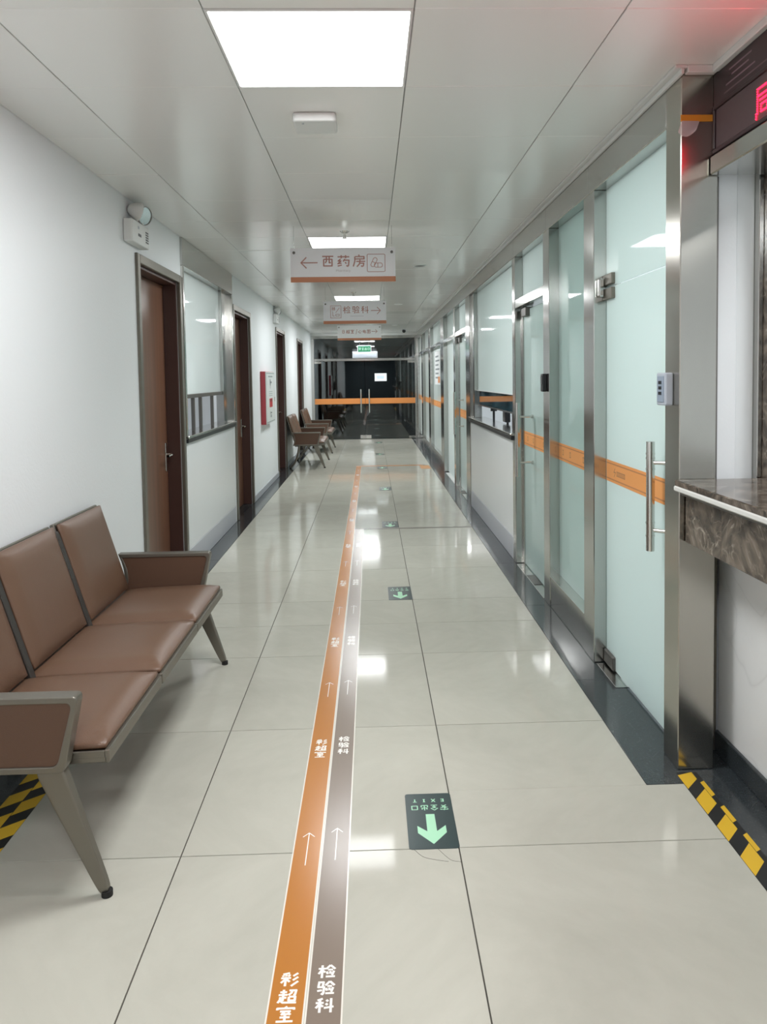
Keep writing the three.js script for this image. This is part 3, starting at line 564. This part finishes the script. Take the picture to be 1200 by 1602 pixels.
// ---------- benches ----------
function pad(w, h, d, bulge) { // upholstered pad: rounded, crowned on top (+y)
  const g0 = new THREE.BoxGeometry(w, h, d, 14, 4, 14); g0.deleteAttribute('normal'); g0.deleteAttribute('uv');
  const g = mergeVertices(g0), p = g.attributes.position, uv = [];
  for (let i = 0; i < p.count; i++) {
    let u = p.getX(i) / (w / 2), v = p.getZ(i) / (d / 2), y = p.getY(i) / (h / 2);
    const e = Math.max(Math.abs(u), Math.abs(v)), r = 1 - 0.10 * Math.pow(Math.abs(y), 3) * Math.pow(e, 6);
    const crown = (1 - u ** 4) * (1 - v ** 4);
    p.setXYZ(i, u * r * w / 2, y * h / 2 * (1 - 0.3 * Math.pow(e, 10)) + (y > 0 ? y * bulge * crown : 0), v * r * d / 2);
    uv.push(p.getX(i), p.getZ(i));
  }
  g.setAttribute('uv', new THREE.Float32BufferAttribute(uv, 2)); g.computeVertexNormals(); return g;
}
const SEAT_G = pad(0.455, 0.05, 0.515, 0.014), BACK_G = pad(0.42, 0.04, 0.486, 0.008);
function bench(label, seats, z1, z0, group) { // z1 near end, z0 far end; local x points into the corridor
  const cz = (z0 + z1) / 2, t = thing('waiting_bench', label, 'bench', [-1.0, 0, cz], group), pitch = (z1 - z0) / seats, half = (z1 - z0) / 2;
  for (let i = 0; i < seats; i++) {
    const z = half - pitch * (i + 0.5), k = pitch / 0.54;
    const s = mesh('seat', SEAT_G, M.leather, t); s.position.set(0.035, 0.385, z); s.rotation.z = 0.035; s.scale.z = k;
    mesh('seat_pan', [bb(-0.23, 0.232, -0.045, -0.024, -0.264, 0.264, 0.006), bb(0.222, 0.236, -0.045, -0.008, -0.264, 0.264, 0.004), bb(-0.23, 0.224, -0.03, -0.01, -0.264, -0.255, 0.003), bb(-0.23, 0.224, -0.03, -0.01, 0.255, 0.264, 0.003)], M.bench, s);
    const b = mesh('backrest', BACK_G, M.leather, t); b.scale.z = k;
    const low = new THREE.Vector2(-0.18, 0.395), top = new THREE.Vector2(-0.303, 0.8), dir = top.clone().sub(low), ang = Math.atan2(dir.y, dir.x);
    b.position.set((low.x + top.x) / 2 + 0.008, (low.y + top.y) / 2 + 0.004, z); b.rotation.z = ang - Math.PI; b.scale.y = 1;
    b.rotation.z = ang; b.scale.y = -1; // pad's crowned side faces the corridor
    mesh('back_plate', [bb(-0.215, 0.217, -0.03, -0.012, -0.25, 0.25, 0.004)], M.bench, b);
  }
  for (let i = 1; i < seats; i++) { const z = half - pitch * i; mesh('bracket', [bar([-0.16, 0.33, z], [-0.3, 0.775, z], 0.034, 0.034, 0.034, 0.034)], M.benchDark, t); }
  mesh('beam', [bb(-0.12, -0.07, 0.3, 0.34, -half, half, 0.006), bb(0.08, 0.13, 0.3, 0.34, -half, half, 0.006)], M.benchDark, t);
  for (const e of [1, -1]) {
    const z = e * (half + 0.03), side = (inset) => {
      const s = new THREE.Shape(), q = inset; s.moveTo(-0.215 - 0 + q, 0.352 + q); s.lineTo(0.155 - q, 0.352 + q); s.quadraticCurveTo(0.172 - q, 0.352 + q, 0.177 - q, 0.37 + q); s.lineTo(0.212 - q, 0.54 - q); s.quadraticCurveTo(0.214 - q, 0.558 - q, 0.198 - q, 0.558 - q); s.lineTo(-0.225 + q, 0.558 - q); s.quadraticCurveTo(-0.175 + q, 0.45, -0.215 + q, 0.352 + q); return s; };
    const fr = side(0); fr.holes.push(side(0.018));
    const arm = mesh('armrest', extr(fr, 0.046, 0.003).translate(0, 0, z - 0.023), M.bench, t);
    mesh('arm_panel', extr(side(0.0175), 0.036, 0.001).translate(0, 0, z - 0.018), M.laminate, arm);
    const f = mesh('leg', bar([0.262, 0.016, z], [0.125, 0.372, z], 0.028, 0.024, 0.075, 0.036), M.bench, t);
    mesh('foot', cyl(0.015, 0.015, 0.016, 0.266, 0.008, z), M.rubber, f);
    const r = mesh('leg', tube([[-0.12, 0.36, z], [-0.15, 0.2, z], [-0.2, 0.08, z], [-0.262, 0.016, z]], 0.016, 16, 10), M.bench, t);
    mesh('foot', cyl(0.015, 0.015, 0.016, -0.262, 0.008, z), M.rubber, r);
  }
  return t;
}
bench('nearest waiting bench, three brown padded seats against the white wall', 3, -2.06, -3.68);
bench('two-seat brown waiting bench standing by the third wooden door', 2, -11.93, -13.05, 'two-seat benches at the far end');
bench('two-seat brown waiting bench in the corner by the glass end doors', 2, -14.25, -15.4, 'two-seat benches at the far end');

// ---------- hanging signs ----------
function hangingSign(label, x, yTop, z, h, tex, w = 0.7) {
  const t = thing('hanging_sign', label, 'sign', [x, yTop, z], 'signs hung from the corridor ceiling'), st = 0.034;
  const g = flat(new THREE.BoxGeometry(w, h - st, 0.012)), p = g.attributes.position, n = g.attributes.normal, uv = g.attributes.uv;
  for (let i = 0; i < p.count; i++) { const b = n.getZ(i) < -0.5 ? -1 : 1; uv.setXY(i, b * p.getX(i) / w + 0.5, p.getY(i) / (h - st) + 0.5); if (Math.abs(n.getZ(i)) < 0.5) uv.setXY(i, 0.01, 0.98); }
  g.translate(0, -(h - st) / 2, 0);
  mesh('board', g, phy({ map: tex, roughness: 0.35 }), t);
  mesh('orange_edge', bb(-w / 2, w / 2, -h, -h + st, -0.008, 0.008, 0.002), std({ color: 0xc9825c, roughness: 0.4 }), t);
  for (const s of [-1, 1]) {
    mesh('hanging_wire', cyl(0.0018, 0.0018, CEIL - yTop + 0.035, s * (w / 2 - 0.024), (CEIL - yTop - 0.035) / 2, 0, 'y', 6), M.steel, t);
    mesh('bolt', cyl(0.011, 0.009, 0.02, s * (w / 2 - 0.024), -0.03, 0.004, 'z', 14), M.darkSteel, t);
  }
  return t;
}
const INK = '#b27a70';
const sign1 = canvasTex(1400, 404, (g, w, h) => {
  g.fillStyle = '#f6f5f9'; g.fillRect(0, 0, w, h); g.strokeStyle = g.fillStyle = INK;
  g.lineWidth = 15; g.beginPath(); g.moveTo(360, 205); g.lineTo(140, 205); g.moveTo(212, 128); g.lineTo(140, 205); g.lineTo(212, 282); g.stroke();
  han(g, '西药房', 405, 92, 185, 17, 208);
  g.font = '44px sans-serif'; g.textAlign = 'center'; g.fillStyle = '#c9c2c4'; g.fillText('Pharmacy', 700, 334);
  g.lineWidth = 8; g.beginPath(); g.roundRect(1022, 92, 238, 246, 18); g.stroke(); g.lineWidth = 8;
  g.save(); g.translate(1112, 206); g.rotate(0.42); g.beginPath(); g.roundRect(-26, -68, 52, 132, 26); g.stroke(); g.beginPath(); g.moveTo(-26, 0); g.lineTo(26, 0); g.stroke(); g.restore();
  g.beginPath(); g.roundRect(1118, 216, 106, 60, 24); g.stroke(); g.beginPath(); g.moveTo(1164, 216); g.lineTo(1164, 276); g.stroke();
});
const sign2 = canvasTex(1400, 432, (g, w, h) => {
  g.fillStyle = '#f6f5f9'; g.fillRect(0, 0, w, h); g.strokeStyle = g.fillStyle = INK;
  g.lineWidth = 9; g.strokeRect(160, 98, 230, 268); g.lineWidth = 9;
  for (const y of [130, 166]) g.strokeRect(200, y, 52, 26); g.beginPath(); g.moveTo(210, 220); g.lineTo(210, 324); g.lineTo(250, 324); g.moveTo(356, 140); g.lineTo(276, 250); g.stroke(); g.strokeRect(276, 286, 76, 40);
  han(g, '检验科', 430, 102, 178, 17, 202);
  g.fillStyle = '#c9c2c4'; g.fillRect(600, 326, 300, 8);
  g.lineWidth = 15; g.beginPath(); g.moveTo(1060, 212); g.lineTo(1270, 212); g.moveTo(1196, 134); g.lineTo(1270, 212); g.lineTo(1196, 290); g.stroke();
});
const sign3 = canvasTex(1400, 420, (g, w, h) => {
  g.fillStyle = '#f8f9fb'; g.fillRect(0, 0, w, h); g.strokeStyle = INK;
  han(g, 'B超室', 130, 140, 130, 14, 140); g.lineWidth = 13; g.beginPath(); g.moveTo(590, 290); g.lineTo(626, 130); g.stroke();
  han(g, '心电图', 650, 140, 130, 14, 142);
  g.lineWidth = 14; g.beginPath(); g.moveTo(1090, 205); g.lineTo(1270, 205); g.moveTo(1214, 146); g.lineTo(1270, 205); g.lineTo(1214, 264); g.stroke();
});
hangingSign('nearest hanging sign, white with left arrow, pharmacy characters and pill icon', -0.172, 2.253, -5.2, 0.225, sign1);
hangingSign('middle hanging sign with framed icon, laboratory characters and right arrow', -0.165, 2.24, -8.65, 0.25, sign2);
hangingSign('farthest hanging sign with small characters, a slash and a right arrow', -0.17, 2.225, -12.4, 0.235, sign3);

// ---------- ceiling fittings ----------
{
  const t = thing('ceiling_box', 'flat white square box on the ceiling behind the nearest light panel', 'wireless router', [-0.2, CEIL, -3.08]);
  const s = rrect(0.165, 0.17, 0.022); mesh('body', extr(s, 0.034, 0.008).rotateX(Math.PI / 2), M.plastic, t);
  mesh('indicator', cyl(0.004, 0.004, 0.003, -0.045, -0.0345, 0.05, 'y', 10), M.greyPlastic, t);
}
for (const [x, z, l] of [[-0.165, -5.4, 'small ceiling sprinkler in front of the second light panel'], [-0.19, -9.2, 'small ceiling sprinkler in front of the third light panel']]) {
  const t = thing('sprinkler', l, 'sprinkler', [x, CEIL, z]);
  mesh('flange', cyl(0.022, 0.036, 0.01, 0, -0.005, 0), M.polish, t);
  mesh('head', [cyl(0.009, 0.009, 0.03, 0, -0.024, 0), cyl(0.017, 0.017, 0.003, 0, -0.046, 0), cyl(0.003, 0.003, 0.02, 0.008, -0.038, 0, 'y', 8), cyl(0.003, 0.003, 0.02, -0.008, -0.038, 0, 'y', 8)], M.polish, t);
}
for (const [x, z, l, m] of [[0.46, -7.06, 'small dark round ceiling opening, nearest of the three fittings', M.black], [0.4, -10.75, 'small round pale ceiling fitting in the middle of three', M.plastic], [0.48, -15.0, 'small round pale ceiling fitting near the glass end doors', M.plastic]]) {
  const t = thing('round_ceiling_fitting', l, 'downlight', [x, CEIL, z]);
  mesh('ring', flat(new THREE.TorusGeometry(0.052, 0.008, 8, 28).rotateX(Math.PI / 2)), M.whiteTrim, t);
  mesh('disc', cyl(0.05, 0.05, 0.006, 0, -0.003, 0, 'y', 28), m, t);
}
{
  const t = thing('security_camera', 'small dark camera on the ceiling above the glass end doors', 'camera', [0.72, CEIL, -16.4]);
  mesh('mount', cyl(0.03, 0.03, 0.02, 0, -0.01, 0), M.greyPlastic, t); mesh('dome', flat(new THREE.SphereGeometry(0.04, 16, 10)).translate(0, -0.035, 0), M.black, t);
}

// ---------- emergency lights, fire cabinet ----------
function emergency(label, z1, z0, y0) {
  const w = z1 - z0, t = thing('emergency_light', label, 'emergency light', [XL, y0, (z0 + z1) / 2], 'twin-spot emergency lights over the doors');
  mesh('case', extr(rrect(w, 0.125, 0.012), 0.05, 0.006).rotateY(Math.PI / 2).translate(0.001, 0.0625, 0), M.plastic, t);
  mesh('vent', [0, 1, 2, 3, 4].map((i) => bb(0.051, 0.053, 0.03 + i * 0.014, 0.038 + i * 0.014, -w / 2 + 0.02, -w / 2 + 0.07, 0.0008)), M.black, t);
  mesh('socket', bb(0.051, 0.053, 0.045, 0.06, 0.0, 0.05, 0.001), M.black, t);
  mesh('logo_mark', bb(0.051, 0.052, 0.085, 0.1, 0.03, 0.055, 0.0005), M.greyPlastic, t);
  for (const s of [0.055, -0.06]) {
    const l = mesh('spot_head', flat(new THREE.LatheGeometry([[0.0, -0.06], [0.02, -0.056], [0.04, -0.03], [0.052, 0.0], [0.054, 0.008], [0.05, 0.012]].map((p) => new THREE.Vector2(...p)), 24).rotateX(Math.PI / 2)), M.plastic, t);
    l.position.set(0.055, 0.178, s); l.rotation.set(0.0, s > 0 ? 2.2 : 1.1, 0, 'YXZ'); l.rotateX(0.25);
    const q = mesh('reflector', flat(new THREE.CircleGeometry(0.049, 24)).translate(0, 0, 0.006), M.reflector, l);
    const n = mesh('neck', cyl(0.01, 0.01, 0.05, 0.04, 0.14, s), M.plastic, t);
  }
}
emergency('twin-spot emergency light on the wall above the first wooden door', -4.28, -4.60, 2.15);
emergency('twin-spot emergency light on the wall above the third wooden door', -10.72, -11.04, 2.16);
{
  const z1 = -9.35, z0 = -10.15, y0 = 0.835, y1 = 1.48, t = thing('fire_cabinet', 'red fire cabinet with a pale front on the white wall between two doors', 'fire cabinet', [XL, y0, (z0 + z1) / 2]);
  const w = z1 - z0, h = y1 - y0;
  mesh('cabinet_body', bb(0.0005, 0.062, 0, h, -w / 2, w / 2, 0.003), M.red, t);
  const tex = canvasTex(512, 420, (g, W, H) => {
    g.fillStyle = '#dbe0de'; g.fillRect(0, 0, W, H); g.strokeStyle = '#9aa5a3'; g.lineWidth = 8; g.strokeRect(16, 14, W - 32, H - 28);
    g.fillStyle = '#8b9694'; g.fillRect(120, 34, 270, 12); g.fillStyle = '#5b6163'; g.beginPath(); g.arc(240, 88, 30, 0, 7); g.fill(); g.fillRect(270, 80, 60, 14); g.fillRect(230, 112, 20, 26);
    g.fillStyle = '#9fb0ad'; for (const y of [160, 176, 192]) g.fillRect(150, y, 220, 6);
    g.fillStyle = '#b5313d'; g.fillRect(170, 218, 190, 72); g.fillStyle = '#5d2026'; g.fillRect(190, 226, 60, 18); g.fillRect(280, 226, 60, 18);
    g.fillStyle = '#59605f'; g.fillRect(200, 322, 18, 50); g.fillRect(230, 330, 80, 12); g.fillRect(250, 350, 40, 24);
  });
  const g = bb(0.062, 0.072, 0.004, h - 0.004, -w / 2 + 0.002, w / 2 - 0.002, 0.002), p = g.attributes.position, uv = g.attributes.uv; for (let i = 0; i < p.count; i++) uv.setXY(i, 0.5 - p.getZ(i) / w, p.getY(i) / h);
  const door = mesh('cabinet_door', g, phy({ map: tex, roughness: 0.35 }), t);
  mesh('latch', bb(0.072, 0.078, 0.26, 0.32, -w / 2 + 0.03, -w / 2 + 0.05, 0.002), M.polish, door);
}

// ---------- right side fittings ----------
{
  const t = thing('keypad', 'pale grey wall keypad on the steel pillar beside the glass door', 'keypad', [XR, 1.33, -2.685]);
  mesh('case', extr(rrect(0.085, 0.115, 0.008), 0.028, 0.005).rotateY(-Math.PI / 2).translate(-0.0005, 0, 0), M.greyPlastic, t);
  mesh('face', extr(rrect(0.058, 0.092, 0.003), 0.003, 0.001).rotateY(-Math.PI / 2).translate(-0.028, 0, 0), std({ color: 0x8f9cac, roughness: 0.35 }), t);
  for (let i = 0; i < 3; i++) for (let j = 0; j < 2; j++) mesh('key', bb(-0.034, -0.031, 0.018 - i * 0.019, 0.029 - i * 0.019, -0.012 + j * 0.013, -0.002 + j * 0.013, 0.001), M.black, t);
}
{
  const t = thing('card_reader', 'black card reader on the steel post beside the second glass door', 'card reader', [XR, 1.34, -4.6]);
  mesh('case', extr(rrect(0.062, 0.108, 0.01), 0.024, 0.004).rotateY(-Math.PI / 2).translate(-0.0005, 0, 0), M.black, t);
  mesh('face', extr(rrect(0.045, 0.05, 0.004), 0.002, 0.0006).rotateY(-Math.PI / 2).translate(-0.0245, 0.016, 0), phy({ color: 0x0a0c10, roughness: 0.1 }), t);
}
// reception counter
{
  const t = thing('reception_counter', 'marble counter with a pale steel edge strip beside the steel pillar', 'counter', [1.15, 0, -1.0]);
  const X = 1.15, Z = -1.0;
  mesh('counter_top', bb(1.032 - X, 1.5 - X, 1.0, 1.022, -2.585 - Z, 2.4 - Z, 0.003), M.marble, t);
  mesh('edge_strip', bb(1.028 - X, 1.05 - X, 0.984, 1.002, -2.585 - Z, 2.4 - Z, 0.005), std({ color: 0xe6e6e2, metalness: 0.2, roughness: 0.25 }), t);
  mesh('shadow_rail', bb(1.05 - X, 1.25 - X, 0.97, 1.0, -2.585 - Z, 2.4 - Z, 0.002), M.darkSteel, t);
  let z = -2.585; for (const l of [0.27, 0.9, 0.9, 0.9, 0.9, 0.9]) { mesh('apron_slab', bb(1.07 - X, 1.1 - X, 0.806, 0.972, z + 0.001 - Z, z + l - 0.001 - Z, 0.002, rnd(), rnd()), M.marble, t); z += l; }
  mesh('support', bb(1.1 - X, 1.249 - X, 0.83, 0.97, -2.585 - Z, 2.0 - Z, 0.003), M.darkSteel, t);
}
// led board and its steel hood
{
  const t = thing('led_board', 'dark board with red glowing characters above the marble counter', 'led sign', [1.16, 2.115, -1.2]);
  const tex = canvasTex(2048, 256, (g, w, h) => { g.fillStyle = '#2c1f24'; g.fillRect(0, 0, w, h); g.strokeStyle = '#75606a'; ['三', '吕', '回', '口', '三'].forEach((c, i) => strokes(g, GLYPH[c], 60 + i * 210, 30, 170, 13, 150)); g.fillStyle = '#5e4a52'; g.fillRect(60, 206, 1300, 12); });
  const g = bb(0, 0.03, 0.155, 0.26, -1.39, 1.2, 0.002), p = g.attributes.position, uv = g.attributes.uv; for (let i = 0; i < p.count; i++) uv.setXY(i, (p.getZ(i) + 1.39) / 2.59, (p.getY(i) - 0.155) / 0.105);
  mesh('title_panel', g, phy({ map: tex, roughness: 0.3 }), t);
  mesh('frame', [bb(-0.004, 0.03, 0.142, 0.155, -1.39, 1.2, 0.002), bb(-0.004, 0.03, 0, 0.014, -1.39, 1.2, 0.002), bb(-0.004, 0.03, 0.014, 0.142, -1.39, -1.375, 0.002)], std({ color: 0x2a1c20, roughness: 0.4 }), t);
  mesh('screen', bb(0.002, 0.03, 0.014, 0.142, -1.375, 1.2, 0.001), std({ color: 0x4a3a3c, roughness: 0.55 }), t);
  const dots = [], N = 15, S = 0.105, seen = new Set();
  for (let c = 0; c < 9; c++) for (const s of GLYPH['局']) for (let i = 0; i + 3 < s.length; i += 2) for (let k = 0; k <= 12; k++) {
    const u = Math.round((s[i] + (s[i + 2] - s[i]) * k / 12) / 100 * N), v = Math.round((s[i + 1] + (s[i + 3] - s[i + 1]) * k / 12) / 100 * N), key = c + ',' + u + ',' + v;
    if (seen.has(key)) continue; seen.add(key);
    dots.push(new THREE.OctahedronGeometry(0.0036, 0).translate(0.0005, 0.12 - v * S / N, -1.11 + c * 0.13 + u * S / N));
  }
  mesh('led_character_dots', dots, std({ color: 0x330000, emissive: new THREE.Color(1, 0.006, 0.025), emissiveIntensity: 5 }), t);
  const l = new THREE.RectAreaLight(new THREE.Color(1, 0.04, 0.08), 2.6, 1.5, 0.1); l.name = 'led_glow'; l.position.set(1.156, 2.19, -1.4); l.rotation.set(0, Math.PI / 2, 0); scene.add(l);
  const h = structure('trim_2');
  mesh('steel_hood', bb(1.145, 1.5, 2.045, 2.105, -2.58, 2.4, 0.004), M.steel, h);
  const w = structure('wall_above_counter'); mesh('wall_panel', bb(1.192, 1.6, 2.105, CEIL, -2.59, ZBACK, 0.002), M.dark, w);
}
{ // tape and torn film on the pillar
  const t = thing('pillar_tape', 'piece of orange tape with torn clear film on top of the steel pillar', 'tape', [1.112, 2.235, -2.588]);
  mesh('orange_tape', bb(-0.064, 0.06, -0.011, 0.011, -0.0012, 0.0008, 0.0004, 0, 0), std({ color: 0xc98a2c, roughness: 0.4 }), t);
  const s = new THREE.Shape(); s.moveTo(-0.062, -0.01); s.lineTo(0.0, -0.01); s.quadraticCurveTo(-0.01, -0.05, -0.04, -0.06); s.quadraticCurveTo(-0.06, -0.062, -0.075, -0.048); s.closePath();
  const g = new THREE.ShapeGeometry(s, 10), p = g.attributes.position; for (let i = 0; i < p.count; i++) p.setZ(i, 0.004 + 0.006 * Math.sin(p.getX(i) * 90 + p.getY(i) * 60)); g.computeVertexNormals();
  mesh('torn_film', flat(g), phy({ color: 0xf2eef0, roughness: 0.25, transmission: 0.6, thickness: 0, side: THREE.DoubleSide }), t);
}
// notices
function notice(name, label, w, h, place, draw) {
  const tex = canvasTex(256, Math.round(256 * h / w), draw), g = flat(new THREE.BoxGeometry(w, h, 0.0015)); const m = mesh(name, g, std({ map: tex, roughness: 0.6 })); place(m); return tag(m, label, 'notice');
}
notice('paper_notice', 'white paper notice with pale blue print on the right end door', 0.27, 0.175, (m) => m.position.set(0.225, 1.395, ZEND + 0.002), (g, w, h) => { g.fillStyle = '#eef3f6'; g.fillRect(0, 0, w, h); g.fillStyle = '#9cc3dd'; for (let i = 0; i < 3; i++) g.fillRect(40 + i * 6, 60 + i * 22, 160 - i * 10, 9); });
const side = (y, z) => (m) => { m.position.set(GX - 0.002, y, z); m.rotation.y = -Math.PI / 2; };
notice('paper_notice', 'tall white printed notice inside the first clear far pane', 1.0, 0.55, side(2.0 - 0.02 - 0.45, -12.75), (g, w, h) => { g.fillStyle = '#e4e7e8'; g.fillRect(0, 0, w, h); g.fillStyle = '#7d8588'; for (let i = 0; i < 6; i++) g.fillRect(30, 18 + i * 18, 150 + (i % 2) * 36, 7); g.fillStyle = '#d8935c'; g.fillRect(150, h - 34, 90, 26); });
notice('paper_notice', 'white printed notice on the last frosted pane by the end doors', 0.6, 0.5, side(1.62, -16.5), (g, w, h) => { g.fillStyle = '#dfe4e6'; g.fillRect(0, 0, w, h); g.fillStyle = '#7b8488'; for (let i = 0; i < 5; i++) g.fillRect(30, 30 + i * 34, 190, 12); });
{
  const t = thing('exit_sign', 'small glowing green exit sign hanging before the glass end doors', 'exit sign', [-0.13, 2.02, -16.95]);
  const tex = canvasTex(256, 128, (g, w, h) => { g.fillStyle = '#0f8f5a'; g.fillRect(0, 0, w, h); g.strokeStyle = '#c8ffe4'; [...'安全出口'].forEach((c, i) => strokes(g, GLYPH[c], 14 + i * 58, 34, 52, 8, 60)); });
  mesh('case', bb(-0.15, 0.15, -0.075, 0.075, -0.015, 0.015, 0.003), M.greyPlastic, t);
  mesh('lit_face', plane(0.28, 0.13, 0, 0, 0.0158), std({ color: 0x0a2018, emissive: 0xffffff, emissiveMap: tex, emissiveIntensity: 0.4 }), t);
  mesh('hanging_rod', [cyl(0.004, 0.004, 0.31, -0.1, 0.225, 0), cyl(0.004, 0.004, 0.31, 0.1, 0.225, 0)], M.steel, t);
}
{
  const t = thing('air_curtain', 'white louvred box mounted over the glass end doors under the exit sign', 'air curtain', [-0.12, 1.8, ZEND + 0.03]);
  mesh('case', extr(rrect(0.56, 0.15, 0.012), 0.14, 0.006).translate(0, 0.1, 0), std({ color: 0x8f9497, roughness: 0.5 }), t);
  for (let i = 0; i < 6; i++) mesh('louvre', bb(-0.25, 0.25, 0.05 + i * 0.016, 0.06 + i * 0.016, 0.14, 0.148, 0.002), M.greyPlastic, t);
}
// a few things on the desk behind the service window
{
  const t = thing('card_terminal', 'small dark payment terminal behind the service window', 'terminal', [1.22, 0.75, -6.85]);
  mesh('base', bb(-0.05, 0.05, 0, 0.02, -0.06, 0.06, 0.006), M.black, t); mesh('stalk', cyl(0.012, 0.01, 0.24, 0, 0.14, 0), M.black, t); mesh('head', new RoundedBoxGeometry(0.05, 0.1, 0.13, 2, 0.01).translate(-0.01, 0.27, 0), M.black, t);
}
{
  const t = thing('desk_camera', 'thin dark desk camera on a stalk behind the service window', 'camera', [1.2, 0.75, -7.5]);
  mesh('base', cyl(0.05, 0.04, 0.015, 0, 0.0075, 0), M.black, t); mesh('stalk', cyl(0.009, 0.012, 0.3, 0, 0.16, 0), M.black, t); mesh('head', cyl(0.02, 0.02, 0.06, 0, 0.31, 0, 'x'), M.black, t);
}

scene.add(camera);
renderer.render(scene, camera);
